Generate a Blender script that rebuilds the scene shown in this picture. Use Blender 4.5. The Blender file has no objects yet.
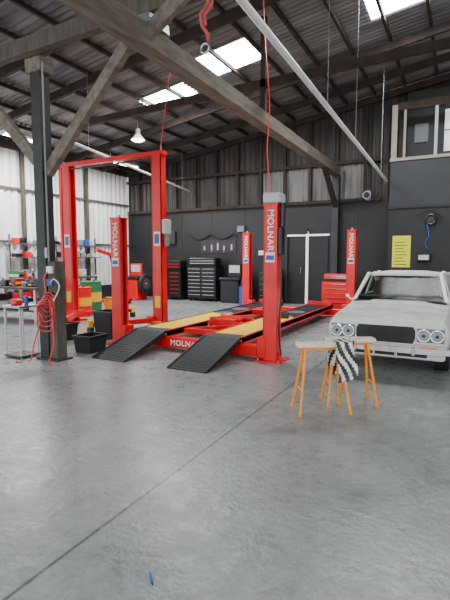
import bpy, math, random
from mathutils import Vector, Matrix
random.seed(5)
S=bpy.context.scene
# ------------------------------------------------------------ materials
def mat(name,col,rough=.5,metal=0.,var=0.,vscale=6.,bump=0.,bscale=40.,emit=0.,ecol=None,spec=None,stretch=None):
    m=bpy.data.materials.new(name); m.use_nodes=True
    nt=m.node_tree; b=nt.nodes['Principled BSDF']
    c=(*col,1)
    b.inputs['Base Color'].default_value=c
    b.inputs['Roughness'].default_value=rough
    b.inputs['Metallic'].default_value=metal
    if spec is not None: b.inputs['Specular IOR Level'].default_value=spec
    if emit: 
        b.inputs['Emission Color'].default_value=(*(ecol or col),1); b.inputs['Emission Strength'].default_value=emit
    if var or bump:
        tc=nt.nodes.new('ShaderNodeTexCoord'); mp=nt.nodes.new('ShaderNodeMapping')
        nt.links.new(tc.outputs['Object'],mp.inputs[0])
        if stretch: mp.inputs['Scale'].default_value=stretch
    if var:
        n=nt.nodes.new('ShaderNodeTexNoise'); n.inputs['Scale'].default_value=vscale; n.inputs['Detail'].default_value=6
        nt.links.new(mp.outputs[0],n.inputs['Vector'])
        r=nt.nodes.new('ShaderNodeValToRGB')
        r.color_ramp.elements[0].position=.3; r.color_ramp.elements[1].position=.7
        r.color_ramp.elements[0].color=(*[max(0,x*(1-var)) for x in col],1)
        r.color_ramp.elements[1].color=(*[min(1,x*(1+var)) for x in col],1)
        nt.links.new(n.outputs['Fac'],r.inputs[0]); nt.links.new(r.outputs[0],b.inputs['Base Color'])
    if bump:
        n2=nt.nodes.new('ShaderNodeTexNoise'); n2.inputs['Scale'].default_value=bscale; n2.inputs['Detail'].default_value=4
        nt.links.new(mp.outputs[0],n2.inputs['Vector'])
        bp=nt.nodes.new('ShaderNodeBump'); bp.inputs['Strength'].default_value=bump; bp.inputs['Distance'].default_value=.02
        nt.links.new(n2.outputs['Fac'],bp.inputs['Height']); nt.links.new(bp.outputs[0],b.inputs['Normal'])
    return m
M={}
M['red']=mat('red_paint',(.78,.006,.01),.3,var=.12,vscale=3)
M['dred']=mat('dark_red_paint',(.4,.006,.008),.4)
M['yellow']=mat('yellow_paint',(.95,.55,.004),.45,var=.1,vscale=8)
M['black']=mat('black_paint',(.008,.008,.009),.35)
M['rubber']=mat('rubber',(.014,.014,.016),.7,var=.3,bump=.2)
M['ramp']=mat('ramp_tread_steel',(.016,.018,.02),.6,var=.45,vscale=20,bump=.4,bscale=90,spec=.3)
M['wallblk']=mat('black_wall_paint',(.010,.011,.013),.5,var=.35,vscale=1.5)
M['wallgry']=mat('charcoal_wall_paint',(.024,.026,.03),.55,var=.2,vscale=1.5)
M['corrdk']=mat('aged_corrugated_iron',(.05,.047,.043),.6,.2,var=.4,vscale=1.3,stretch=(3,3,.5))
M['corrmd']=mat('pale_corrugated_iron',(.17,.17,.165),.6,.2,var=.4,vscale=1.3,stretch=(3,3,.5))
M['corrwh']=mat('white_corrugated_iron',(.78,.8,.8),.5,var=.15,vscale=2,stretch=(3,3,.4))
M['roof']=mat('galvanised_roof_iron',(.175,.172,.17),.45,.3,var=.5,vscale=1.2,stretch=(.6,3,1))
M['wooddk']=mat('old_dark_timber',(.034,.021,.015),.8,var=.5,vscale=4,bump=.3,stretch=(1,1,.3))
M['woodmd']=mat('weathered_timber',(.16,.13,.105),.75,var=.4,vscale=4,bump=.3,stretch=(3,.5,3))
M['woodgy']=mat('grey_timber',(.085,.07,.056),.8,var=.4,vscale=5,bump=.3,stretch=(3,3,.5))
M['post']=mat('painted_post_charcoal',(.02,.023,.021),.6,var=.4,vscale=5)
M['ply']=mat('pale_wood',(.8,.7,.55),.6,var=.2,vscale=8,stretch=(1,6,6))
M['white']=mat('white_paint',(.82,.82,.8),.4)
M['carw']=mat('car_primer_white',(.74,.75,.70),.32,var=.1,vscale=3)
M['carh']=mat('car_hood_grey_white',(.58,.6,.54),.4,var=.25,vscale=4)
M['chrome']=mat('chrome',(.75,.76,.78),.12,1.)
M['steel']=mat('steel',(.42,.43,.45),.35,.9,var=.15)
M['grey']=mat('grey_plastic',(.2,.21,.23),.5)
M['lgrey']=mat('light_grey_metal',(.5,.51,.52),.45)
M['orange']=mat('orange_powder_coat',(.95,.3,.008),.35)
M['blue']=mat('blue_plastic',(.02,.09,.36),.4)
M['green']=mat('green_paint',(.03,.2,.07),.4)
M['bglow']=mat('blue_hose',(.01,.12,.45),.4)
M['cream']=mat('cream_trim',(.33,.29,.22),.6,var=.1)
M['posteryellow']=mat('poster_yellow',(.72,.72,.01),.6)
M['pink']=mat('faded_red_strap',(.5,.09,.08),.8,var=.3)
M['lens']=mat('headlamp_lens',(.35,.37,.38),.1,.6)
M['sky']=mat('skylight_panel',(1,1,1),.4,emit=26.,ecol=(.96,1,1))
M['lamp']=mat('lamp_tube',(1,1,1),.4,emit=22.,ecol=(1,1,.95))
M['strip']=mat('white_faint_glow',(.95,.95,.95),.4,emit=.45)  # white with faint glow put in, for door frame and office wall panel
M['orangebrown']=mat('brown_vinyl',(.10,.04,.022),.7,var=.4)
g=bpy.data.materials.new('car_glass'); g.use_nodes=True; nt=g.node_tree
for n in list(nt.nodes):
    if n.type!='OUTPUT_MATERIAL': nt.nodes.remove(n)
o=nt.nodes['Material Output']; tr=nt.nodes.new('ShaderNodeBsdfTransparent'); gl=nt.nodes.new('ShaderNodeBsdfGlossy'); mx=nt.nodes.new('ShaderNodeMixShader')
tr.inputs[0].default_value=(.5,.54,.53,1); gl.inputs['Roughness'].default_value=.12; mx.inputs[0].default_value=.012
nt.links.new(tr.outputs[0],mx.inputs[1]); nt.links.new(gl.outputs[0],mx.inputs[2]); nt.links.new(mx.outputs[0],o.inputs[0]); M['glass']=g
# floor
f=bpy.data.materials.new('painted_concrete'); f.use_nodes=True; nt=f.node_tree; N=nt.nodes; K=nt.links; b=N['Principled BSDF']
tc=N.new('ShaderNodeTexCoord')
def noise(sc,det=6,ro=.55):
    n=N.new('ShaderNodeTexNoise'); n.inputs['Scale'].default_value=sc; n.inputs['Detail'].default_value=det; n.inputs['Roughness'].default_value=ro
    K.new(tc.outputs['Object'],n.inputs['Vector']); return n
def ramp(src,p0,c0,p1,c1):
    r=N.new('ShaderNodeValToRGB'); r.color_ramp.elements[0].position=p0; r.color_ramp.elements[1].position=p1
    r.color_ramp.elements[0].color=(*c0,1); r.color_ramp.elements[1].color=(*c1,1); K.new(src,r.inputs[0]); return r
def mul(a,bb,fac=1.):
    m=N.new('ShaderNodeMix'); m.data_type='RGBA'; m.blend_type='MULTIPLY'; m.inputs[0].default_value=fac
    K.new(a,m.inputs[6]); K.new(bb,m.inputs[7]); return m.outputs[2]
c1=ramp(noise(.8,8,.6).outputs['Fac'],.32,(.22,.235,.235),.68,(.37,.39,.385))
c2=ramp(noise(11,8,.75).outputs['Fac'],.35,(.72,.72,.72),.62,(1,1,1))
c3=ramp(noise(2.6,10,.78).outputs['Fac'],.32,(.5,.5,.5),.47,(1,1,1))
c4=ramp(noise(70,3,.5).outputs['Fac'],.28,(.5,.5,.5),.36,(1,1,1))
col=mul(mul(mul(c1.outputs[0],c2.outputs[0]),c3.outputs[0]),c4.outputs[0])
sx=N.new('ShaderNodeSeparateXYZ'); K.new(tc.outputs['Object'],sx.inputs[0])
def joint(out,pos,w,dark):
    a=N.new('ShaderNodeMath'); a.operation='SUBTRACT'; K.new(out,a.inputs[0]); a.inputs[1].default_value=pos
    c=N.new('ShaderNodeMath'); c.operation='ABSOLUTE'; K.new(a.outputs[0],c.inputs[0])
    r=ramp(c.outputs[0],w*.5,(dark,)*3,w,(1,1,1)); return r.outputs[0]
col=mul(col,joint(sx.outputs[0],-1.72,.014,.3)); col=mul(col,joint(sx.outputs[1],4.55,.012,.7)); col=mul(col,joint(sx.outputs[0],2.6,.014,.4))
K.new(col,b.inputs['Base Color'])
rr=ramp(noise(5,8,.7).outputs['Fac'],.3,(.2,)*3,.7,(.42,)*3); K.new(rr.outputs[0],b.inputs['Roughness'])
bp=N.new('ShaderNodeBump'); bp.inputs['Strength'].default_value=.4; bp.inputs['Distance'].default_value=.01
K.new(noise(22,6,.6).outputs['Fac'],bp.inputs['Height']); K.new(bp.outputs[0],b.inputs['Normal']); M['floor']=f

# ------------------------------------------------------------ builder
class B:
    def __init__(s): s.v=[];s.f=[];s.m=[];s.ml=[]
    def mi(s,k):
        if k not in s.ml: s.ml.append(k)
        return s.ml.index(k)
    def add(s,vs,fs,k):
        o=len(s.v); s.v+= [tuple(v) for v in vs]; i=s.mi(k)
        for f in fs: s.f.append(tuple(o+j for j in f)); s.m.append(i)
    def box(s,c,d,k,rz=0,bev=0):
        cx,cy,cz=c; x,y,z=[q/2 for q in d]
        if bev:
            e=min(bev,x*.9,y*.9,z*.9); vs=[]
            def ring(hx,hy,zz): return [(-hx+e,-hy,zz),(hx-e,-hy,zz),(hx,-hy+e,zz),(hx,hy-e,zz),(hx-e,hy,zz),(-hx+e,hy,zz),(-hx,hy-e,zz),(-hx,-hy+e,zz)]
            R=[ring(x-e*.8,y-e*.8,-z),ring(x,y,-z+e),ring(x,y,z-e),ring(x-e*.8,y-e*.8,z)]
            for r in R: vs+=r
            fs=[tuple(range(7,-1,-1)),tuple(range(24,32))]
            for r in range(3):
                for i in range(8): fs.append((r*8+i,r*8+(i+1)%8,r*8+8+(i+1)%8,r*8+8+i))
        else:
            vs=[(-x,-y,-z),(x,-y,-z),(x,y,-z),(-x,y,-z),(-x,-y,z),(x,-y,z),(x,y,z),(-x,y,z)]
            fs=[(3,2,1,0),(4,5,6,7),(0,1,5,4),(1,2,6,5),(2,3,7,6),(3,0,4,7)]
        cs,sn=math.cos(rz),math.sin(rz)
        s.add([(cx+a*cs-bb*sn,cy+a*sn+bb*cs,cz+zz) for a,bb,zz in vs],fs,k)
    def bb(s,x0,x1,y0,y1,z0,z1,k,bev=0): s.box(((x0+x1)/2,(y0+y1)/2,(z0+z1)/2),(x1-x0,y1-y0,z1-z0),k,0,bev)
    def beam(s,p,q,w,h,k):
        p=Vector(p);q=Vector(q);d=(q-p).normalized()
        up=Vector((0,0,1)) if abs(d.z)<.98 else Vector((0,1,0))
        r=d.cross(up).normalized(); u=r.cross(d).normalized(); vs=[]
        for P in (p,q):
            for a,c in ((-1,-1),(1,-1),(1,1),(-1,1)): vs.append(P+r*a*w/2+u*c*h/2)
        s.add(vs,[(0,1,2,3),(7,6,5,4),(0,4,5,1),(1,5,6,2),(2,6,7,3),(3,7,4,0)],k)
    def cyl(s,p,q,r,k,n=20,r2=None,cap=True):
        if r2 is None:r2=r
        p=Vector(p);q=Vector(q);d=(q-p).normalized(); up=Vector((0,0,1)) if abs(d.z)<.9 else Vector((1,0,0))
        a=d.cross(up).normalized(); c=a.cross(d); vs=[]
        for P,R in((p,r),(q,r2)):
            for i in range(n):
                t=2*math.pi*i/n; vs.append(P+a*math.cos(t)*R+c*math.sin(t)*R)
        fs=[(i,(i+1)%n,n+(i+1)%n,n+i) for i in range(n)]
        if cap: fs+=[tuple(range(n-1,-1,-1)),tuple(range(n,2*n))]
        s.add(vs,fs,k)
    def tube(s,pts,r,k,n=8,closed=False):
        P=[Vector(p) for p in pts]; vs=[]; L=len(P); pa=None
        for i in range(L):
            if closed: d=P[(i+1)%L]-P[i-1]
            else: d=P[min(i+1,L-1)]-P[max(i-1,0)]
            d.normalize()
            if pa is None:
                up=Vector((0,0,1)) if abs(d.z)<.9 else Vector((1,0,0)); a=d.cross(up).normalized()
            else: a=(pa-d*pa.dot(d)).normalized()
            pa=a; c=a.cross(d)
            for j in range(n):
                t=2*math.pi*j/n; vs.append(P[i]+a*math.cos(t)*r+c*math.sin(t)*r)
        fs=[]
        for i in range(L if closed else L-1):
            i2=(i+1)%L
            for j in range(n): fs.append((i*n+j,i*n+(j+1)%n,i2*n+(j+1)%n,i2*n+j))
        if not closed: fs+=[tuple(range(n-1,-1,-1)),tuple(range((L-1)*n,L*n))]
        s.add(vs,fs,k)
    def spline(s,ctrl,r,k,n=8,seg=6):
        C=[Vector(c) for c in ctrl]; C=[C[0]]+C+[C[-1]]; pts=[]
        for i in range(1,len(C)-2):
            for j in range(seg):
                t=j/seg; a,b_,c,d=C[i-1],C[i],C[i+1],C[i+2]
                pts.append(.5*((2*b_)+(c-a)*t+(2*a-5*b_+4*c-d)*t*t+(3*b_-a-3*c+d)*t**3))
        pts.append(C[-1]); s.tube(pts,r,k,n)
    def torus(s,c,R,r,k,axis='y',n=24,m=8):
        pts=[]
        for i in range(n):
            t=2*math.pi*i/n; a,bq=math.cos(t)*R,math.sin(t)*R
            pts.append({'y':(c[0]+a,c[1],c[2]+bq),'x':(c[0],c[1]+a,c[2]+bq),'z':(c[0]+a,c[1]+bq,c[2])}[axis])
        s.tube(pts,r,k,m,True)
    def prism(s,poly,x0,x1,k,plane='yz'):
        n=len(poly); vs=[]
        for X in(x0,x1):
            for a,c in poly: vs.append((X,a,c) if plane=='yz' else ((a,X,c) if plane=='xz' else (a,c,X)))
        s.add(vs,[tuple(range(n-1,-1,-1)),tuple(range(n,2*n))]+[(i,(i+1)%n,n+(i+1)%n,n+i) for i in range(n)],k)
    def fin(s,name,parent=None,loc=None,rz=0,ang=32):
        me=bpy.data.meshes.new(name); me.from_pydata(s.v,[],s.f)
        for k in s.ml: me.materials.append(M[k])
        me.polygons.foreach_set('material_index',s.m); me.update()
        import bmesh
        bm=bmesh.new(); bm.from_mesh(me); bmesh.ops.recalc_face_normals(bm,faces=bm.faces); bm.to_mesh(me); bm.free()
        me.polygons.foreach_set('use_smooth',[True]*len(me.polygons))
        try: me.set_sharp_from_angle(angle=math.radians(ang))
        except Exception: pass
        ob=bpy.data.objects.new(name,me); S.collection.objects.link(ob)
        if loc: ob.location=loc
        ob.rotation_euler[2]=rz
        if parent: ob.parent=parent
        return ob
def text(body,size,mt,loc,rot,parent,name='lettering',ext=.002):
    c=bpy.data.curves.new(name,'FONT'); c.body=body; c.size=size; c.extrude=ext; c.align_x='CENTER'; c.align_y='CENTER'; c.offset=.002; c.space_character=1.08
    c.materials.append(M[mt]); o=bpy.data.objects.new(name,c); S.collection.objects.link(o); o.location=loc; o.rotation_euler=rot; o.parent=parent; return o

# ------------------------------------------------------------ room
XL,YB,XR=-11.8,14.3,6.5
def rz_(x): return 4.9+.15*(x+11.8) if x<2 else 4.9+.15*13.8-.15*(x-2)
b=B(); b.bb(-16,9,-6,YB+.2,-.1,0,'floor'); b.fin('floor')
def corr(b,fn,u0,u1,wl,amp,v0,v1,k,hole=None):
    n=int((u1-u0)/wl*6); vs=[]
    for i in range(n+1):
        u=u0+(u1-u0)*i/n; w=amp*math.sin(2*math.pi*u/wl)
        vs.append(fn(u,v0(u) if callable(v0) else v0,w)); vs.append(fn(u,v1(u) if callable(v1) else v1,w))
    b.add(vs,[(2*i,2*i+2,2*i+3,2*i+1) for i in range(n)],k)
# left wall
b=B(); corr(b,lambda u,v,w:(XL+w,u,v),7.4,YB,.24,.035,0.,rz_(XL),'corrwh'); b.bb(XL-.1,XL-.06,7.4,YB,0,rz_(XL),'corrwh')
b.bb(XL-.04,XL+.08,7.4,YB,0,.5,'wallgry')
b.fin('wall_left',ang=80)
b=B()
for z in (1.95,3.5): b.bb(XL+.03,XL+.09,7.4,YB-.06,z,z+.07,'woodgy')
for y in (9.3,11.9): b.bb(XL+.03,XL+.14,y,y+.1,0,rz_(XL)-.05,'woodgy')
b.bb(XL+.03,XL+.15,7.4,YB-.06,4.65,4.85,'wooddk')
b.fin('trim_1')
# back wall
b=B()
def topz(x): return rz_(x)
corr(b,lambda u,v,w:(u,YB+w,v),XL,XR,.2,.025,3.2,topz,'corrdk')
corr(b,lambda u,v,w:(u,YB+w-.055,v),-6.0,-2.6,.2,.025,3.2,4.35,'corrmd')
b.bb(XL,XR,YB-.06,YB+.06,0,3.2,'wallblk'); b.bb(XL,XR,YB+.07,YB+.1,0,5.0,'wallblk')
b.fin('wall_back',ang=80)
b=B()
x=XL+.6
while x<-2.2:
    b.bb(x,x+.09,YB-.18,YB-.09,3.26,rz_(x)-.12,'wooddk'); x+=.85
for z in (3.2,4.35): b.bb(XL+.1,-2.2,YB-.2,YB-.06,z,z+.1,'wooddk')
for x in (-10.6,-9.3,-8.0,-6.7,-5.4,-2.9): b.bb(x,x+.03,YB-.075,YB-.06,.1,3.2,'wallgry')
b.fin('trim_2')
b=B(); corr(b,lambda u,v,w:(XR+w,u,v),3.0,YB,.16,.018,0,rz_(XR),'corrwh'); b.bb(XR+.04,XR+.08,3,YB,0,rz_(XR),'corrwh'); b.fin('wall_right',ang=80)
# roof
b=B()
SK=[(-7.55,-6.2,9.6,10.35),(-5.75,-4.15,8.9,9.9),(-1.85,-.1,8.85,10.1)]
def roofsheet(x0,x1,y0,y1): corr(b,lambda u,v,w:(v,u,rz_(v)+w),y0,y1,.15,.02,x0,x1,'roof')
Y0=-1.5
SA,SB=8.8,10.4
roofsheet(XL-.3,2,Y0,SA); roofsheet(XL-.3,2,SB,YB+.1)
prev=XL-.3
for s in sorted(SK): roofsheet(prev,s[0],SA,SB); prev=s[1]
roofsheet(prev,2,SA,SB); roofsheet(2,XR+.3,Y0,YB+.1)
for s in SK: roofsheet(s[0],s[1],SA,s[2]); roofsheet(s[0],s[1],s[3],SB)
b.fin('ceiling',ang=80)
for i,s in enumerate(SK):
    b=B(); 
    corr(b,lambda u,v,w:(v,u,rz_(v)+w),s[2],s[3],.15,.02,s[0],s[1],'sky')
    b.fin('window_%d'%(i+1),ang=80)
# roof framing
b=B()
x=XL+.35
while x<2:
    b.beam((x,Y0,rz_(x)-.07),(x,YB-.05,rz_(x)-.07),.06,.08,'wooddk'); x+=.82
x=2.4
while x<XR: b.beam((x,Y0,rz_(x)-.07),(x,YB-.05,rz_(x)-.07),.06,.08,'wooddk'); x+=.82
b.fin('roof_purlins')
b=B()
for y in (.2,1.7,3.2,4.85,6.3,7.7,11.1,12.7,14.05):
    b.beam((XL+.1,y,rz_(XL)-.19),(2,y,rz_(2)-.2),.08,.18,'wooddk'); b.beam((2,y,rz_(2)-.2),(XR-.1,y,rz_(XR)-.19),.08,.18,'wooddk')
b.fin('roof_rafters')
b=B(); YT=4.69
b.beam((-11.6,YT,4.42),(-.3,YT,4.62),.12,.22,'woodgy')
b.beam((-3.5,YT-.14,4.1),(-.4,YT-.14,6.0),.07,.18,'woodmd')
b.beam((-8.6,YT-.1,4.5),(-6.2,YT-.1,5.45),.07,.15,'wooddk')
b.fin('tie_beam')
b=B(); b.beam((-3.5,2.2,4.13),(-3.5,YB-.25,4.13),.24,.24,'woodmd')
b.bb(-3.66,-3.34,YT-.2,YT+.2,4.26,4.36,'steel')
b.bb(-3.6,-3.4,YB-.34,YB-.08,0,4.0,'wallgry')
b.beam((-3.5,YB-.3,3.1),(-3.5,YB-1.6,4.05),.12,.14,'wooddk')
b.fin('main_roof_beam')
b=B()
b.beam((-8.6,8.3,4.7),(1.5,8.3,4.95),.1,.14,'wooddk'); b.beam((-3.5,8.3,4.3),(-3.5,8.3,rz_(-3.5)-.1),.1,.1,'wooddk')
b.fin('roof_truss')
b=B()
b.bb(-5.52,-5.34,YT-.09,YT+.09,0,4.28,'post')
b.bb(-5.32,-5.17,YT-.08,YT+.1,0,1.45,'woodgy'); b.bb(-5.56,-5.1,YT-.14,YT+.14,0,.03,'wallgry')
b.bb(-5.58,-5.28,YT-.12,YT+.12,4.1,4.29,'woodmd')
b.beam((-5.33,YT,2.72),(-3.85,YT,4.16),.1,.15,'woodmd'); b.beam((-5.53,YT,2.9),(-6.9,YT,4.26),.1,.15,'woodmd')
b.bb(-5.3,-5.2,YT-.12,YT-.08,1.28,1.38,'white'); b.bb(-5.3,-5.2,YT-.12,YT-.08,1.1,1.2,'blue')
b.bb(-5.34,-5.31,YT-.1,YT-.08,1.5,1.65,'lgrey'); b.cyl((-5.26,YT-.1,1.45),(-5.26,YT-.1,4.2),.012,'grey',8)
b.fin('timber_post')
# mezzanine office
b=B(); YM=13.1; XM=-1.8
b.bb(XM,XR-.1,YM,YM+.1,0,2.85,'wallblk'); b.bb(XM,XR-.1,YM-.02,YM+.1,2.85,4.1,'wallgry'); b.bb(XM,XM+.1,YM+.1,YB-.22,0,4.1,'wallblk')
b.bb(XM-.03,XR-.1,YM-.05,YM-.02,2.83,2.89,'wallblk')
b.bb(XM+.1,XR-.1,YM+.1,YB-.2,4.0,4.1,'cream')
b.fin('wall_mezzanine')
b=B()
b.bb(XM,XM+.14,YM,YM+.1,4.1,5.55,'cream'); b.bb(XM+.14,XR-.1,YM,YM+.1,5.4,5.6,'wooddk'); b.bb(XM-.02,XR-.1,YM-.06,YM+.12,4.08,4.16,'cream')
b.bb(XM+.3,XM+.36,YM,YM+.08,4.16,5.4,'cream'); b.bb(XM+1.05,XM+1.12,YM,YM+.1,4.16,5.4,'lgrey')
b.bb(XM+.3,XR-.1,YB-.35,YB-.25,4.1,6.1,'wallgry')
b.bb(XM+.0,XM+.06,YM+.1,YB-.25,4.1,5.6,'wallgry')
b.bb(XM+1.25,XM+2.3,YB-.4,YB-.36,4.4,5.5,'strip'); b.bb(XM+.5,XM+.85,YB-.4,YB-.36,4.7,5.2,'grey')  # lit white office wall, its brightness put into the material as emission
b.bb(XM+1.23,XM+2.32,YB-.42,YB-.4,4.93,4.97,'cream')
b.fin('window_4')

# ------------------------------------------------------------ pipes, cords
b=B(); b.cyl((-1.6,3.2,3.5),(-1.88,YB-1.25,3.58),.033,'white'); 
for y in (6.2,8.3,11.8): b.cyl((-1.6-.028*(y-3.2),y,3.5),(-1.6-.028*(y-3.2),y,rz_(-1.75)-.12),.004,'steel',8)
b.fin('overhead_white_pipe')
b=B(); b.cyl((-7.1,6.8,3.85),(-8.8,YB-.25,3.9),.03,'white',12)
for t in (.1,.9): b.cyl((-7.1-1.7*t,6.8+7.25*t,3.86),(-7.1-1.7*t,6.8+7.25*t,rz_(-7.1-1.7*t)-.12),.004,'steel',8)
b.fin('overhead_conduit')
b=B(); hx=-2.6
pts=[(hx+.05*math.sin(i*1.3),4.5+.03*math.cos(i*1.9),4.95-.1*i) for i in range(12)]
b.tube(pts,.022,'pink',6); b.tube([(x+.05,y,z-.02) for i,(x,y,z) in enumerate(pts[2:10])],.018,'pink',6)
b.torus((hx,4.5,3.8),.05,.014,'steel'); b.bb(hx-.06,hx+.06,4.45,4.54,4.9,5.05,'pink')
b.tube([(hx,4.48,5.0),(hx,4.48,rz_(hx)-.1)],.01,'pink',6)
b.fin('hanging_strap')

# ------------------------------------------------------------ four post lift
def lift4():
    e=bpy.data.objects.new('four_post_car_lift',None); S.collection.objects.link(e)
    P=[(-5.26,6.1,2.16,1),(-2.41,6.1,2.24,1),(-5.26,11.4,2.16,-1),(-2.41,11.4,2.16,-1)]
    for i,(x,y,h,s) in enumerate(P):
        b=B()
        b.bb(x-.2,x+.2,y-.2,y+.2,0,.02,'red')
        w=.1
        ix = 1 if x<-4 else -1
        b.bb(x-w,x+w,y-w,y-w+.012,.02,h,'red'); b.bb(x-w,x+w,y+w-.012,y+w,.02,h,'red')
        b.bb(x-ix*w-(.012 if ix<0 else 0),x-ix*w+(.012 if ix>0 else 0),y-w+.012,y+w-.012,.02,h,'red')
        b.bb(x+ix*w-.006,x+ix*w+.006,y-w,y-w+.05,.02,h,'red'); b.bb(x+ix*w-.006,x+ix*w+.006,y+w-.05,y+w,.02,h,'red')
        b.cyl((x,y,.05),(x,y,h),.018,'steel',10); b.bb(x-.03,x+.03,y+.02,y+.06,.05,h-.05,'steel')
        b.bb(x-w-.01,x+w+.01,y-w-.01,y+w+.01,h,h+.03,'red')
        b.cyl((x,y,h+.03),(x,y,h+.08),.03,'steel',12)
        for dx in(-.16,.16):
            for dy in (-.16,.16): b.cyl((x+dx,y+dy,.02),(x+dx,y+dy,.045),.016,'steel',8)
        for a in (-1,1): b.prism([(x+a*w,.02),(x+a*(w+.08),.02),(x+a*w,.16)],y-.01,y+.01,'red','xz')
        b.bb(x-.07,x+.07,y-w-.006,y-w-.001,h-.8,h-.66,'white'); b.bb(x-.06,x+.06,y-w-.008,y-w-.002,h-.77,h-.7,'blue')
        if i==1:
            b.bb(x-.1,x+.15,y-.16,y+.1,h+.03,h+.17,'lgrey',.02)
            b.bb(x+w,x+w+.06,y-.08,y+.06,h-.7,h-.3,'black',.015); b.cyl((x+w+.05,y-.02,h-.3),(x+w+.05,y-.02,h+.03),.04,'black',16)
            b.spline([(x+w+.05,y-.07,h-.7),(x+w+.07,y-.1,1.0),(x+w+.04,y-.1,.5),(x+w+.06,y-.05,.1)],.012,'black',8)
        b.fin('post_%d'%(i+1),e)
        text('MOLNAR',.135,'white',(x,y-w-.004,h-.35),(math.pi/2,math.pi/2,0),e,'lettering_%d'%(i+1))
    b=B()
    for y in (6.1,11.4):
        b.bb(-5.15,-2.52,y-.1,y+.1,.05,.21,'red',.012)
        for x in (-5.13,-2.54): b.bb(x-.07,x+.07,y-.12,y+.12,.04,.34,'red',.01)
        b.cyl((-5.05,y-.12,.13),(-5.05,y+.12,.13),.05,'steel',16)
    b.fin('cross_beams',e)
    text('MOLNAR',.13,'white',(-3.86,5.996,.13),(math.pi/2,0,0),e,'lettering_5')
    for j,(x0,x1) in enumerate(((-4.86,-4.24),(-3.5,-2.88))):
        b=B()
        b.bb(x0,x1,6.0,11.5,.22,.30,'black'); b.bb(x0,x0+.03,6.0,11.5,.19,.315,'red' if j else 'black'); b.bb(x1-.03,x1,6.0,11.5,.19,.315,'red')
        b.bb(x0+.04,x1-.04,6.25,8.6,.30,.308,'yellow'); b.bb(x0+.04,x1-.04,8.6,9.6,.30,.304,'ramp'); b.bb(x0+.04,x1-.04,9.6,11.3,.30,.304,'ramp')
        b.bb((x0+x1)/2-.1,(x0+x1)/2+.1,6.5,8.1,.308,.311,'yellow')
        for y in (8.65,9.5): b.cyl(((x0+x1)/2,y,.30),((x0+x1)/2,y,.315),.2,'steel',24)
        b.bb(x0,x1,11.3,11.5,.30,.38,'red')
        b.fin('runway_%d'%(j+1),e)
        b=B()
        b.prism([(4.98,0.0),(4.98,.012),(6.02,.305),(6.25,.31),(6.25,.3),(6.02,.265)],x0+.01,x1-.01,'ramp')
        for x in (x0,x1-.02): b.prism([(4.98,0),(4.98,.025),(6.02,.32),(6.02,.22)],x,x+.02,'ramp')
        for k in range(14):
            y=5.04+k*.07; z=.012+(y-4.98)*.282; b.beam((x0+.03,y,z),(x1-.03,y,z),.012,.006,'ramp')
        b.cyl((x0-.02,6.0,.26),(x1+.02,6.0,.26),.02,'steel',12)
        b.fin('ramp_%d'%(j+1),e)
    b=B()
    for y in (7.4,7.9): b.bb(-4.24,-3.5,y-.05,y+.05,.24,.33,'red',.01)
    b.bb(-4.1,-3.65,7.35,7.95,.33,.36,'red'); b.bb(-4.23,-3.51,9.4,9.8,.2,.34,'red',.02); b.bb(-3.95,-3.75,9.4,9.8,.34,.42,'black',.01)
    b.beam((-4.2,7.4,.36),(-3.55,7.9,.38),.06,.05,'red'); b.beam((-4.2,7.9,.36),(-3.55,7.4,.38),.06,.05,'red')
    b.spline([(-4.1,7.2,.3),(-3.9,6.9,.2),(-3.7,7.1,.12),(-3.55,7.4,.25)],.012,'black')
    b.bb(-4.24,-3.5,6.55,6.65,.2,.28,'red'); b.beam((-4.24,6.7,.25),(-3.5,7.3,.27),.05,.05,'red')
    b.bb(-3.2,-2.98,8.35,8.45,.31,.4,'black',.01)
    b.fin('bridge_jack',e)
    b=B(); b.bb(-5.13,-4.87,6.8,6.95,.25,.3,'red'); b.fin('safety_arm',e)
    return e
lift4()
b=B(); b.spline([(-2.45,6.1,2.42),(-2.47,6.0,3.0),(-2.42,5.95,3.6),(-2.5,5.95,4.5),(-2.6,6.0,rz_(-2.6)-.05)],.009,'red',6); b.fin('power_cord')
b=B(); b.spline([(-5.6,7.85,3.72),(-5.5,7.8,4.2),(-5.2,7.8,rz_(-5.2)-.02)],.008,'red',6); b.fin('power_cord.001')

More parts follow.
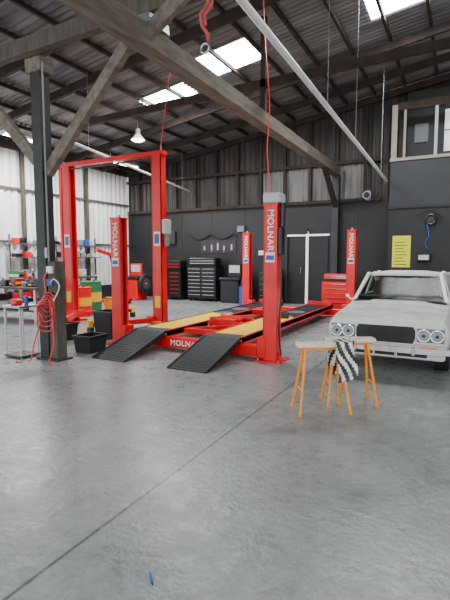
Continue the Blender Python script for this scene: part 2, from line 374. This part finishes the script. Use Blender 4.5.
# ------------------------------------------------------------ two post hoist
def hoist():
    b=B(); y=7.85
    for x,ix in ((-5.66,-1),(-8.25,1)):
        w=.115;H=3.62
        b.bb(x-.22,x+.22,y-.26,y+.26,0,.025,'red')
        b.bb(x-w,x+w,y-.1,y-.088,.02,H,'red'); b.bb(x-w,x+w,y+.088,y+.1,.02,H,'red')
        b.bb(min(x-ix*w,x-ix*(w-.015)),max(x-ix*w,x-ix*(w-.015)),y-.1,y+.1,.02,H,'red')
        for a in (-1,1): b.bb(x+ix*w-.008,x+ix*w+.008,y+a*.08-.02,y+a*.08+.02,.02,H,'red')
        b.cyl((x,y,.05),(x,y,H),.02,'steel',10)
        b.bb(x-.1,x+.1,y-.09,y+.09,.25,1.0,'dred')
        b.bb(x+ix*.17-.1,x+ix*.17+.1,y-.16,y+.16,.10,.26,'red',.01)
        for sy in(-1,1):
            q=(x+ix*.65,y+sy*.85,.16); b.beam((x+ix*.2,y+sy*.12,.17),q,.12,.1,'red'); b.beam(q,(x+ix*.85,y+sy*1.2,.17),.08,.07,'black'); b.cyl((x+ix*.85,y+sy*1.2,.12),(x+ix*.85,y+sy*1.2,.26),.06,'yellow',14)
            b.bb(x+ix*.85-.05,x+ix*.85+.05,y+sy*1.2-.05,y+sy*1.2+.05,0,.13,'black')
        b.bb(x-.08,x+.08,y-.105,y-.1,1.75,2.05,'white'); b.bb(x-.06,x+.06,y-.108,y-.105,1.8,2.0,'blue')
        b.bb(x-.07,x+.07,y-.105,y-.1,.45,.7,'yellow')
    b.beam((-8.4,y,3.66),(-5.5,y,3.66),.16,.09,'red'); b.beam((-8.3,y-.05,3.55),(-5.6,y-.05,3.55),.03,.03,'black')
    b.beam((-8.52,y,1.0),(-8.52,y,3.64),.05,.05,'red'); b.beam((-8.53,y,3.6),(-8.3,y,3.7),.05,.05,'red'); b.beam((-8.53,y,1.03),(-8.3,y,1.03),.05,.05,'red')
    b.bb(-5.545,-5.42,y-.1,y+.1,2.0,2.3,'lgrey',.02); b.cyl((-5.48,y,1.75),(-5.48,y,2.0),.055,'grey',16)
    b.fin('two_post_car_hoist')
hoist()

# ------------------------------------------------------------ car
def car():
    e=bpy.data.objects.new('vintage_sedan_car',None); S.collection.objects.link(e); e.location=(-.82,6.0,0)
    st=[(0,.70,.40,.67,.68),(.03,.735,.34,.705,.715),(.12,.75,.27,.73,.745),(.5,.758,.22,.755,.775),(1.2,.765,.2,.80,.83),(1.35,.767,.2,.83,.85),(2.2,.77,.2,.845,.86),(3.1,.768,.2,.85,.865),(3.7,.755,.22,.815,.83),(3.98,.735,.28,.79,.80),(4.05,.70,.38,.75,.76)]
    vs=[];n=0
    for y,w,zb,ze,zt in st:
        half=[(0,zb),(w-.12,zb),(w-.03,zb+.06),(w-.005,(zb+ze)/2-.04),(w,(zb+ze)/2+.06),(w-.015,ze-.07),(w-.07,ze),(w*.55,zt-.004),(w*.5,zt+.008),(0,zt+.008)]
        ring=half+[(-a,c) for a,c in half[-2:0:-1]]; n=len(ring)
        vs+=[(a,y,c) for a,c in ring]
    fs=[]
    for i in range(len(st)-1):
        for j in range(n): fs.append((i*n+j,i*n+(j+1)%n,(i+1)*n+(j+1)%n,(i+1)*n+j))
    fs+=[tuple(range(n)),tuple(range((len(st)-1)*n,len(st)*n))[::-1]]
    b=B(); b.add(vs,fs,'carw'); body=b.fin('body',e,ang=28)
    body.data.materials.append(M['carh']); body.data.materials.append(M['rubber'])
    for p in body.data.polygons:
        if p.normal.z>.7 and p.center.y<1.3 and abs(p.center.x)<.62: p.material_index=1
        if p.normal.z>.7 and 1.4<p.center.y<3.1: p.material_index=2
    cb=B()
    for y in(.62,3.15):
        for s in(-1,1): cb.cyl((s*.5,y,.28),(s*.9,y,.28),.335,'rubber',32)
    cut=cb.fin('arch_cutter')
    try:
        md=body.modifiers.new('arch','BOOLEAN'); md.object=cut; md.operation='DIFFERENCE'; md.solver='EXACT'
        dg=bpy.context.evaluated_depsgraph_get(); me=bpy.data.meshes.new_from_object(body.evaluated_get(dg)); body.modifiers.clear()
        if len(me.polygons)>60: body.data=me
    except Exception as ex: print('bool',ex)
    bpy.data.objects.remove(cut)
    b=B()
    for y in(.62,3.15):
        for s in(-1,1):
            b.cyl((s*.56,y,.28),(s*.73,y,.28),.28,'rubber',32); b.torus((s*.71,y,.28),.24,.035,'rubber','x',32)
            b.cyl((s*.70,y,.28),(s*.745,y,.28),.17,'steel',24); b.cyl((s*.74,y,.28),(s*.76,y,.28),.07,'chrome',16)
            b.torus((s*.745,y,.28),.165,.012,'chrome','x',24)
        b.cyl((-.56,y,.28),(.56,y,.28),.03,'black',10)
    b.fin('wheels',e)
    b=B()
    b.bb(-.69,.69,-.03,.04,.42,.675,'carw',.02)
    b.prism([(-.33,.43),(.33,.43),(.365,.5),(.365,.6),(.33,.655),(-.33,.655),(-.365,.6),(-.365,.5)],-.036,-.02,'black','xz')
    b.tube([(-.33,-.036,.43),(.33,-.036,.43),(.365,-.036,.5),(.365,-.036,.6),(.33,-.036,.655),(-.33,-.036,.655),(-.365,-.036,.6),(-.365,-.036,.5)],.008,'carw',6,True)
    for x in (-.2,0,.2): b.bb(x-.006,x+.006,-.04,-.035,.45,.64,'rubber')
    b.bb(-.30,.30,-.04,-.036,.53,.545,'rubber')
    for s in(-1,1):
        b.bb(min(s*.375,s*.685),max(s*.375,s*.685),-.04,-.02,.465,.635,'grey',.01)
        for x in(.455,.605):
            b.cyl((s*x,-.02,.55),(s*x,-.06,.55),.077,'chrome',28); b.cyl((s*x,-.06,.55),(s*x,-.068,.55),.064,'lens',28); b.torus((s*x,-.062,.55),.072,.009,'chrome','y',28)
            b.cyl((s*x,-.068,.55),(s*x,-.072,.55),.02,'black',12)
        b.bb(min(s*.42,s*.62),max(s*.42,s*.62),-.04,-.02,.37,.405,'orange',.005)
    b.bb(-.70,.70,-.02,.05,.24,.4,'carw',.02)
    for s in (-1,1): b.bb(min(s*.15,s*.5),max(s*.15,s*.5),-.025,-.015,.27,.33,'black')
    b.bb(-.12,.12,-.025,-.015,.27,.33,'black')
    b.fin('front_panel',e)
    b=B(); b.prism([(-.77,.12),(-.8,.0),(-.76,-.1),(-.6,-.14),(.6,-.14),(.76,-.1),(.8,0),(.77,.12),(.75,.12),(.77,0),(.73,-.07),(.58,-.1),(-.58,-.1),(-.73,-.07),(-.77,0),(-.75,.12)],.335,.405,'chrome','xy')
    for s in(-1,1):
        b.bb(s*.35-.02,s*.35+.02,-.165,-.1,.31,.42,'chrome',.01); b.bb(s*.45-.02,s*.45+.02,-.1,.05,.35,.39,'steel')
    b.fin('front_bumper',e)
    b=B(); b.prism([(-.77,3.9),(-.8,4.03),(-.74,4.14),(.74,4.14),(.8,4.03),(.77,3.9),(.75,3.9),(.77,4.02),(.72,4.1),(-.72,4.1),(-.77,4.02),(-.75,3.9)],.36,.46,'chrome','xy')
    for s in (-1,1): b.bb(min(s*.4,s*.68),max(s*.4,s*.68),4.03,4.08,.55,.66,'red',.01)
    b.fin('rear_bumper',e)
    zb=.845; zt=1.27
    b=B()
    A=[(-.66,1.3),(.66,1.3),(.68,3.45),(-.68,3.45)]; T=[(-.54,1.85),(.54,1.85),(.55,2.95),(-.55,2.95)]
    Vb=[Vector((x,y,zb)) for x,y in A]; Vt=[Vector((x,y,zt-.04)) for x,y in T]
    b.add(Vb+Vt,[(0,1,5,4),(1,2,6,5),(2,3,7,6),(3,0,4,7)],'glass'); b.fin('windows',e,ang=10)
    b=B()
    for i in range(4): b.beam(Vb[i]-Vector((0,0,.02)),Vt[i]+Vector((0,0,.02)),.05,.045,'carw')
    for s in(-1,1):
        b.beam((s*.675,2.3,zb-.02),(s*.55,2.4,zt-.02),.05,.03,'carw'); b.beam((s*.68,1.3,zb),(s*.69,3.45,zb),.05,.04,'carw')
    b.beam((-.66,1.3,zb-.01),(.66,1.3,zb-.01),.04,.03,'rubber')
    b.prism([(3.0,1.2),(3.0,1.25),(3.5,.86),(3.5,.83)],-.66,-.45,'carw'); b.prism([(3.0,1.2),(3.0,1.25),(3.5,.86),(3.5,.83)],.45,.66,'carw')
    rv=[];ry=[(1.8,.52,1.235),(1.9,.555,1.262),(2.2,.57,1.285),(2.6,.57,1.285),(2.9,.555,1.262),(3.0,.52,1.235)]
    for y,w,z in ry:
        for a in (-1,-.9,-.5,0,.5,.9,1): rv.append((a*w,y,z-(.045*abs(a)**4)))
    rf=[(i*7+j,i*7+j+1,i*7+j+8,i*7+j+7) for i in range(5) for j in range(6)]
    b.add(rv,rf,'carw'); b.bb(-.52,.52,1.87,2.95,1.215,1.23,'grey')
    for s in (-1,1): b.beam((s*.545,1.82,1.225),(s*.55,2.98,1.225),.03,.045,'carw')
    b.beam((-.53,1.84,1.228),(.53,1.84,1.228),.05,.03,'carw'); b.beam((-.53,2.96,1.222),(.53,2.96,1.222),.05,.04,'carw')
    b.fin('roof_and_pillars',e)
    b=B()
    b.bb(-.62,.62,1.38,1.62,.84,.92,'rubber',.02); b.bb(-.62,.62,1.6,3.3,.858,.872,'rubber')
    b.torus((.3,1.78,.97),.16,.013,'black','y'); b.cyl((.3,1.78,.97),(.3,1.6,.88),.02,'black',10); b.beam((.15,1.78,.97),(.45,1.78,.97),.02,.02,'black')
    for x in(-.3,.3): b.bb(x-.22,x+.22,2.1,2.22,.84,1.1,'orangebrown',.04); b.bb(x-.1,x+.1,2.12,2.18,1.09,1.19,'orangebrown',.02)
    b.bb(-.6,.6,2.9,3.02,.84,1.09,'orangebrown',.04)
    b.bb(-.08,.08,1.83,1.85,1.12,1.17,'black',.01)
    for x in(-.3,.25): b.beam((x,1.29,.875),(x+.32,1.42,.945),.012,.012,'black')
    for s in(-1,1):
        b.bb(s*.755-.012,s*.755+.012,2.1,2.2,.68,.7,'chrome'); b.bb(s*.79-.03,s*.79+.03,1.35,1.4,.87,.93,'chrome',.01); b.beam((s*.73,1.38,.84),(s*.79,1.38,.89),.02,.02,'chrome')
        b.bb(s*.767-.006,s*.767+.006,.9,2.75,.56,.575,'chrome')
    b.fin('interior_and_trim',e)
car()

# ------------------------------------------------------------ trestles
def trestle(name,c,ang,L=.5,H=.66,w=.15):
    b=B(); b.box((0,0,H),(L,.13,.045),'ply',0,.008); b.box((0,0,H-.035),(L-.04,.07,.025),'orange')
    for s in(-1,1):
        b.tube([(s*(L/2),-w,.008),(s*(L/2-.08),-.03,H-.03)],.014,'orange',10); b.tube([(s*(L/2),w,.008),(s*(L/2-.08),.03,H-.03)],.014,'orange',10)
        for q in (-w,w): b.cyl((s*(L/2),q,0),(s*(L/2),q,.03),.018,'orange',10)
        b.tube([(s*(L/2-.03),-w*.62,H*.35),(s*(L/2-.03),w*.62,H*.35)],.009,'orange',8)
    return b.fin(name,None,(c[0],c[1],0),ang)
trestle('sawhorse',(-1.17,4.28),.6); trestle('sawhorse.001',(-.98,4.66),.5)
b=B(); nx,ny=10,30; 
path=[]
for j in range(ny):
    t=j/(ny-1); s=(t-.5)*.96
    if abs(s)<.075: y,z=s,.692
    else: y=math.copysign(.078+.05*(abs(s)-.075)/.36,s); z=.692-(abs(s)-.075)*.9
    path.append((y,z))
for k,mk in ((0,'black'),(1,'white')):
    vs=[];fs=[]
    for j,(y,z) in enumerate(path):
        for i in range(nx*3+1):
            x=-.095+.19*i/(nx*3); vs.append((x+.015*math.sin(j*.5),y+.014*math.sin(i*.5+j*.2)*(1 if abs(y)>.078 else .0)*(1 if y>0 else -1)+math.copysign(.016,y),z+.003*math.sin(i*.7)+.02*x/.1*(1 if abs(y)>.078 else 0)))
    for j in range(ny-1):
        for i in range(nx*3):
            if (((i+2*j)//6))%2==k:
                q=j*(nx*3+1)+i; fs.append((q,q+1,q+nx*3+2,q+nx*3+1))
    b.add(vs,fs,mk)
o=b.fin('striped_cloth',None,(-1.0,4.40,0),.6,ang=80)

# ------------------------------------------------------------ workshop furniture
def cabinet(name,x,y,w,h,d,body,trim='lgrey',n=6,chest=0):
    b=B(); z0=.1
    b.bb(x-w/2,x+w/2,y-d/2,y+d/2,z0,h,body,.015)
    for i in range(n):
        za=z0+.04+(h-z0-.08)*i/n; zb=z0+.04+(h-z0-.08)*(i+1)/n-.015
        for (xa,xb) in ((x-w/2+.03,x-.01),(x+.01,x+w/2-.03)) if w>.8 else ((x-w/2+.03,x+w/2-.03),):
            b.bb(xa,xb,y-d/2-.012,y-d/2,za,zb,body,.004); b.bb(xa+.04,xb-.04,y-d/2-.03,y-d/2-.012,zb-.03,zb-.018,trim)
    b.bb(x-w/2-.01,x+w/2+.01,y-d/2-.01,y+d/2,h,h+.025,'black')
    for sx_ in(-1,1):
        for sy in(-1,1): b.cyl((x+sx_*(w/2-.08)-.02,y+sy*(d/2-.08),.05),(x+sx_*(w/2-.08)+.02,y+sy*(d/2-.08),.05),.05,'rubber',14)
    if chest:
        b.bb(x-w/2+.04,x+w/2-.04,y-d/2+.04,y+d/2-.05,h+.025,h+.025+chest,body if body!='wallblk' else 'black',.03)
        for z in (.3,.6): b.bb(x-w/2+.1,x+w/2-.1,y-d/2+.02,y-d/2+.04,h+.025+chest*z,h+.04+chest*z,trim)
    return b.fin(name)
cabinet('tool_cabinet',-9.3,13.7,1.0,1.05,.55,'black','red',6,.34)
cabinet('tool_cabinet.001',-7.95,13.7,1.15,1.2,.55,'black','lgrey',8,.28)
cabinet('tool_trolley',-3.1,12.9,.8,.85,.5,'red','chrome',5,.18)
cabinet('tool_cabinet.002',-5.5,13.75,.65,1.1,.5,'wallblk','grey',5)
def balancer(name,x,y,k):
    b=B(); b.bb(x-.35,x+.35,y-.3,y+.3,0,.75,k,.04); b.bb(x-.4,x+.4,y-.33,y+.3,.75,.85,'black',.03); b.bb(x-.25,x+.25,y+.1,y+.2,.85,1.3,k,.02); b.bb(x-.2,x+.2,y+.085,y+.1,1.0,1.25,'lgrey')
    b.cyl((x+.35,y,.6),(x+.6,y,.6),.03,'steel',12); b.torus((x+.5,y,.6),.27,.09,'rubber','x'); b.cyl((x+.45,y,.6),(x+.55,y,.6),.2,'steel',20); return b.fin(name)
balancer('wheel_balancer',-10.45,12.9,'red'); balancer('tyre_changer',-6.8,13.6,'wallblk')
b=B(); b.cyl((-6.0,12.85,0),(-6.0,12.85,.6),.2,'blue',24); 
for z in(.014,.3,.59): b.torus((-6.0,12.85,z),.2,.012,'blue','z',24)
b.cyl((-6.0,12.85,.6),(-6.0,12.85,.75),.02,'steel',8); b.fin('grease_drum')
b=B(); yb=YB-.09
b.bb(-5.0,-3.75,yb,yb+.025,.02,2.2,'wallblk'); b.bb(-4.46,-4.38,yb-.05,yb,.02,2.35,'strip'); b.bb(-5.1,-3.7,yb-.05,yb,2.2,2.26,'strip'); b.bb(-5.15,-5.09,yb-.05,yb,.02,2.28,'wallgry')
b.bb(-4.7,-4.4,yb-.1,yb-.05,2.28,2.45,'black'); b.cyl((-4.62,yb-.05,1.0),(-4.62,yb-.05,1.2),.012,'steel',8)
b.fin('door_1')
b=B(); yw=YB-.075
b.tube([(-8.9+.15*i,yw-.04,2.35-.18*math.sin(math.pi*((i%6)/6))) for i in range(14)],.022,'rubber',6)
b.bb(-6.9,-6.65,yw-.12,yw,2.4,2.6,'grey'); b.fin('wall_air_hose')
b=B()
for i,x in enumerate((-8.3,-8.0,-7.75,-7.5,-7.2)): b.bb(x,x+.06,yw-.02,yw,1.78,1.93+.05*(i%3),'steel'); b.bb(x+.015,x+.045,yw-.03,yw,1.7,1.78,'red' if i%2 else 'black')
b.bb(-8.4,-7.0,yw-.012,yw,1.68,2.15,'wallgry'); b.fin('tool_board')
b=B(); b.bb(-10.2,-9.5,yw-.1,yw,2.0,2.5,'wallgry',.02); b.bb(-10.15,-9.9,yw-.12,yw-.1,2.1,2.3,'white'); b.fin('electrical_box')
b=B(); b.bb(-6.1,-5.9,yw-.1,yw,1.6,1.75,'white'); b.bb(-5.75,-5.6,yw-.05,yw,1.9,2.1,'white'); b.fin('wall_notice')
b=B(); b.bb(-1.68,-1.22,YM-.015,YM-.002,1.25,2.1,'posteryellow')
for i in range(8): b.bb(-1.62,-1.30-.05*(i%3),YM-.018,YM-.015,1.32+.085*i,1.338+.085*i,'black')
b.fin('safety_poster')
b=B(); b.torus((-.75,YM-.09,2.5),.12,.035,'black','y'); b.bb(-.83,-.67,YM-.1,YM-.002,2.44,2.58,'wallgry')
b.spline([(-.85,YM-.1,2.45),(-.78,YM-.12,2.1),(-.86,YM-.08,1.9),(-.8,YM-.08,1.75)],.012,'bglow',8); b.spline([(-1.1,YM-.08,2.62),(-.75,YM-.12,2.74),(-.45,YM-.08,2.5)],.013,'rubber',8); b.fin('hose_reel')
b=B(); b.bb(-1.05,-.7,YM-.2,YM-.002,1.4,1.62,'rubber',.03); b.bb(-1.0,-.75,YM-.21,YM-.2,1.45,1.58,'lgrey'); b.fin('wall_shelf_box')
b=B(); b.bb(-2.6,-2.45,YB-.3,YB-.1,3.2,3.5,'grey',.02);b.cyl((-2.55,YB-.3,3.35),(-2.55,YB-.4,3.35),.12,'steel',20); b.cyl((-2.55,YB-.4,3.35),(-2.55,YB-.42,3.35),.09,'black',20); b.fin('extractor_fan')

def bench(name,x,y,lx,ly,h,topk,legk):
    b=B(); b.bb(x-lx/2,x+lx/2,y-ly/2,y+ly/2,h-.05,h,topk)
    for a in(-1,1):
        for c in (-1,1): b.bb(x+a*(lx/2-.04)-.03,x+a*(lx/2-.04)+.03,y+c*(ly/2-.05)-.03,y+c*(ly/2-.05)+.03,0,h-.05,legk)
    b.bb(x-lx/2+.05,x+lx/2-.05,y-ly/2+.05,y+ly/2-.05,.25,.28,topk); return b.fin(name)
cols=['red','blue','lgrey','black','grey','lgrey','white','red','grey','white','black','wallgry','steel','yellow','black','dred','green']
def clutter(name,x0,x1,y0,y1,z,hmax=.3,axis='y',wmax=.18):
    b=B(); t,e=(y0,y1) if axis=='y' else (x0,x1)
    while t<e-.2:
        w=random.uniform(.06,wmax); h=random.uniform(.05,hmax); k=random.choice(cols); d=random.uniform(0,.14)
        if axis=='y': A=(x0+d,x1-.05+d*.3,t,t+w)
        else: A=(t,t+w,y0+d,y1-.05+d*.3)
        cx,cy=(A[0]+A[1])/2,(A[2]+A[3])/2
        if random.random()<.45: r=min(.05,w/2); b.cyl((cx,cy,z),(cx,cy,z+h),r,k,16); b.cyl((cx,cy,z+h),(cx,cy,z+h+.04),r*.45,'black',12)
        else:
            b.bb(*A,z,z+h,k,.012); b.bb(A[0]+.015,A[1]-.015,A[2]-.003,A[2],z+h*.3,z+h*.6,random.choice(['white','yellow','black'])); 
            b.bb(A[1],A[1]+.003,A[2]+.015,A[3]-.015,z+h*.3,z+h*.6,random.choice(['white','yellow','black']))
        t+=w+.015
    return b.fin(name)
bench('workbench',-11.15,9.9,.75,3.0,.9,'woodgy','steel'); clutter('bench_clutter',-11.4,-10.9,8.5,11.4,.902,.3,'y',.22)
bench('workbench.001',-9.5,7.35,1.9,.65,.82,'woodgy','steel'); clutter('bench_clutter.001',-10.4,-8.6,7.15,7.5,.822,.26,'x')
b=B(); x=-10.35
while x<-8.85:
    w=random.uniform(.18,.32); k=random.choice(['blue','red','black','grey','blue','lgrey']); h=random.uniform(.15,.33); b.bb(x,x+w,7.1,7.55,.285,.285+h,k,.02); b.bb(x+.04,x+w-.04,7.09,7.1,.33,.38,'lgrey'); x+=w+.03
b.fin('storage_bins.001')
b=B(); y=8.55
while y<11.0:
    w=random.uniform(.2,.36); k=random.choice(['blue','red','black','grey','blue']); b.bb(-11.35,-10.95,y,y+w,.285,.285+random.uniform(.2,.4),k,.02); b.bb(-10.95,-10.94,y+.05,y+w-.05,.34,.4,'lgrey'); y+=w+.04
b.fin('storage_bins')
b=B()
for z in(1.5,1.9): b.bb(-11.62,-11.3,8.7,12.2,z,z+.03,'steel')
for y in(8.7,10.4,12.15): b.bb(-11.62,-11.58,y,y+.05,.9,2.2,'steel')
for z in(1.53,1.93):
    y=8.75
    while y<11.9:
        w=random.uniform(.08,.22); k=random.choice(['black','red','grey','blue','lgrey','black','white','grey']); b.bb(-11.56,-11.36,y,y+w,z,z+random.uniform(.06,.2),k,.01); y+=w+random.uniform(.01,.14)
b.fin('wall_shelving')
b=B()
for i in range(3):
    b.bb(-9.95,-9.45,8.6+.5*i-.2,8.6+.5*i+.2,0,.35+.1*i,['blue','red','black'][i],.03); b.bb(-9.97,-9.43,8.6+.5*i-.22,8.6+.5*i+.22,.35+.1*i,.39+.1*i,'grey',.01)
b.fin('storage_crates')
b=B()
b.bb(-10.3,-10.2,10.5,11.7,.08,.16,'red'); b.bb(-9.7,-9.6,10.5,11.7,.08,.16,'red'); b.bb(-10.3,-9.6,11.6,11.7,.08,.2,'red'); b.bb(-10.0,-9.9,11.55,11.65,.2,1.5,'red'); b.beam((-9.95,11.6,1.5),(-9.95,10.5,1.75),.08,.1,'red'); b.beam((-9.95,11.5,.6),(-9.95,11.1,1.58),.05,.05,'black')
for x in(-10.25,-9.65):
    for y in(10.55,11.65): b.cyl((x-.02,y,.05),(x+.02,y,.05),.05,'black',12)
b.fin('engine_crane')
def drum(name,x,y,k1,k2,h=.86):
    b=B(); b.cyl((x,y,0),(x,y,h),.28,k1,32); b.cyl((x,y,h*.36),(x,y,h*.66),.286,k2,32)
    for z in (.01,h*.33,h*.67,h-.01): b.torus((x,y,z+.0 if z>.02 else .014),.28,.013,k1,'z',32)
    b.cyl((x+.12,y,h),(x+.12,y,h+.03),.035,'black',12); return b.fin(name)
drum('oil_drum',-9.05,9.3,'green','yellow'); drum('oil_drum.001',-8.75,8.6,'red','yellow',.75)
b=B(); b.cyl((-8.25,9.2,0),(-8.25,9.2,.45),.16,'orange',24,.18); b.torus((-8.25,9.2,.45),.18,.012,'black','z'); b.fin('waste_oil_bucket')
def tub(name,x,y,w,d,h,lid=False):
    b=B(); vs=[];q=.85
    for z,sc in((0,q),(h,1)):
        for a,c in((-1,-1),(1,-1),(1,1),(-1,1)): vs.append((x+a*w/2*sc,y+c*d/2*sc,z))
    for z,sc in((.02,q-.06),(h,.94)):
        for a,c in((-1,-1),(1,-1),(1,1),(-1,1)): vs.append((x+a*w/2*sc,y+c*d/2*sc,z))
    fs=[(3,2,1,0),(8,9,10,11)]
    for i in range(4):
        j=(i+1)%4; fs+=[(i,j,4+j,4+i),(8+j,8+i,12+i,12+j),(4+i,4+j,12+j,12+i)]
    b.add(vs,fs,'rubber')
    for dx,dy,sx_,sy in((0,-d/2,w+.03,.025),(0,d/2,w+.03,.025),(-w/2,0,.025,d),(w/2,0,.025,d)): b.box((x+dx,y+dy,h),(sx_,sy,.03),'black')
    if lid: b.box((x,y,h*.9),(w*.9,d*.9,.02),'rubber')
    return b.fin(name)
tub('rubbish_bin',-5.85,6.45,.42,.38,.5); tub('plastic_tub',-5.25,5.35,.36,.4,.26); tub('plastic_tub.001',-6.5,5.9,.5,.36,.3,True)
b=B()
for x in(-6.08,-5.75):
    for y in(4.45,4.75): b.cyl((x,y,0),(x,y,.78),.014,'lgrey',10)
b.bb(-6.11,-5.72,4.42,4.78,.76,.79,'steel'); b.bb(-6.11,-5.72,4.42,4.78,.02,.04,'wallgry')
b.bb(-6.05,-5.9,4.5,4.65,.79,.88,'red',.02); b.cyl((-5.79,4.6,.79),(-5.79,4.6,.93),.03,'blue',14)
b.fin('tool_stand')
b=B()
for k in range(6):
    pts=[]
    for i in range(26):
        t=2*math.pi*i/26; R=.09+.014*k
        pts.append((-5.25+R*math.cos(t)*1.15+.03*math.sin(3*t+k),YT-.16-.012*k,.9-.05*k+R*1.25*math.sin(t)))
    b.tube(pts,.009,'red' if k!=2 else 'dred',6,True)
b.spline([(-5.25,YT-.16,.9),(-5.3,YT-.16,1.2),(-5.25,YT-.14,1.3)],.009,'red'); b.bb(-5.3,-5.2,YT-.18,YT-.081,.97,1.0,'black')
b.spline([(-5.3,YT-.2,.7),(-5.45,YT-.24,.3),(-5.5,YT-.3,.012),(-5.62,YT-.45,.012)],.01,'red')
b.spline([(-5.12,YT-.2,.8),(-5.0,YT-.3,.3),(-5.05,YT-.35,.012),(-4.9,YT-.3,.012)],.01,'red')
b.spline([(-5.1,YT-.18,.9),(-4.98,YT-.18,1.1),(-5.1,YT-.16,1.2),(-5.2,YT-.14,1.15)],.008,'white')
b.fin('air_hose_coil')
b=B(); b.cyl((-1.25,1.60,.007),(-1.2,1.55,.007),.006,'bglow',8); b.cyl((-1.2,1.55,.007),(-1.19,1.54,.007),.003,'black',8); b.fin('pen_cap',loc=(.0,.02,0))

# ------------------------------------------------------------ lights
def batten(name,x,y,z,rot=0,L=1.5,pw=90):
    b=B(); b.box((0,0,.05),(L,.16,.05),'white'); b.cyl((-L/2+.05,-.04,0),(L/2-.05,-.04,0),.018,'lamp',10); b.cyl((-L/2+.05,.04,0),(L/2-.05,.04,0),.018,'lamp',10)
    for s in(-1,1): b.box((s*(L/2-.03),0,.01),(.04,.15,.06),'white'); b.cyl((s*L*.4,0,.07),(s*L*.4,0,rz_(x)-z-.04),.006,'steel',6)
    o=b.fin(name,None,(x,y,z),rot)
    l=bpy.data.lights.new(name+'_light','AREA'); l.shape='RECTANGLE'; l.size=L; l.size_y=.15; l.energy=pw; l.color=(1,1,.98)
    lo=bpy.data.objects.new('lamp',l); S.collection.objects.link(lo); lo.location=(0,0,-.04); lo.parent=o
batten('fluorescent_light',-10.3,8.4,4.6,math.pi/2,1.5,270); batten('added_fill_batten',-10.1,12.0,4.6,math.pi/2,1.5,130)  # second batten is an added fill that brightens the left wall
def highbay(name,x,y,z,pw):
    b=B(); b.cyl((0,0,0),(0,0,.16),.2,'lgrey',24,.07,cap=False); b.cyl((0,0,.16),(0,0,.3),.07,'grey',16); b.cyl((0,0,.01),(0,0,.03),.17,'lamp',20); b.cyl((0,0,-.03),(0,0,.01),.12,'lamp',20,.17); b.cyl((0,0,.3),(0,0,rz_(x)-z-.04),.008,'steel',6)
    o=b.fin(name,None,(x,y,z))
    l=bpy.data.lights.new(name+'_light','SPOT'); l.energy=pw; l.spot_size=2.7; l.spot_blend=.5; l.shadow_soft_size=.15; lo=bpy.data.objects.new('lamp',l); S.collection.objects.link(lo); lo.location=(0,0,-.1); lo.parent=o
highbay('high_bay_lamp',-8.2,10.4,4.8,130); highbay('added_fill_high_bay',.9,9.0,5.4,130)  # second high bay is an added fill lamp, out of view
for i,s in enumerate(SK):
    l=bpy.data.lights.new('skylight_daylight','AREA'); l.shape='RECTANGLE'; l.size=s[1]-s[0]; l.size_y=s[3]-s[2]; l.energy=130; l.color=(.95,.98,1)
    lo=bpy.data.objects.new('skylight_daylight',l); S.collection.objects.link(lo); lo.location=((s[0]+s[1])/2,(s[2]+s[3])/2,rz_((s[0]+s[1])/2)-.16)
l=bpy.data.lights.new('office_lamp','POINT'); l.energy=14; l.shadow_soft_size=.2; lo=bpy.data.objects.new('office_lamp',l); S.collection.objects.link(lo); lo.location=(.3,13.5,5.2)
w=bpy.data.worlds.new('daylight'); S.world=w; w.use_nodes=True; bg=w.node_tree.nodes['Background']
bg.inputs[0].default_value=(.93,.98,1,1); bg.inputs[1].default_value=2.5
c=bpy.data.cameras.new('camera'); c.lens=27; c.sensor_width=36; c.clip_end=200
co=bpy.data.objects.new('camera',c); S.collection.objects.link(co); co.location=(0,0,1.5); co.rotation_euler=(math.radians(90-5.33),0,math.radians(27.6)); S.camera=co
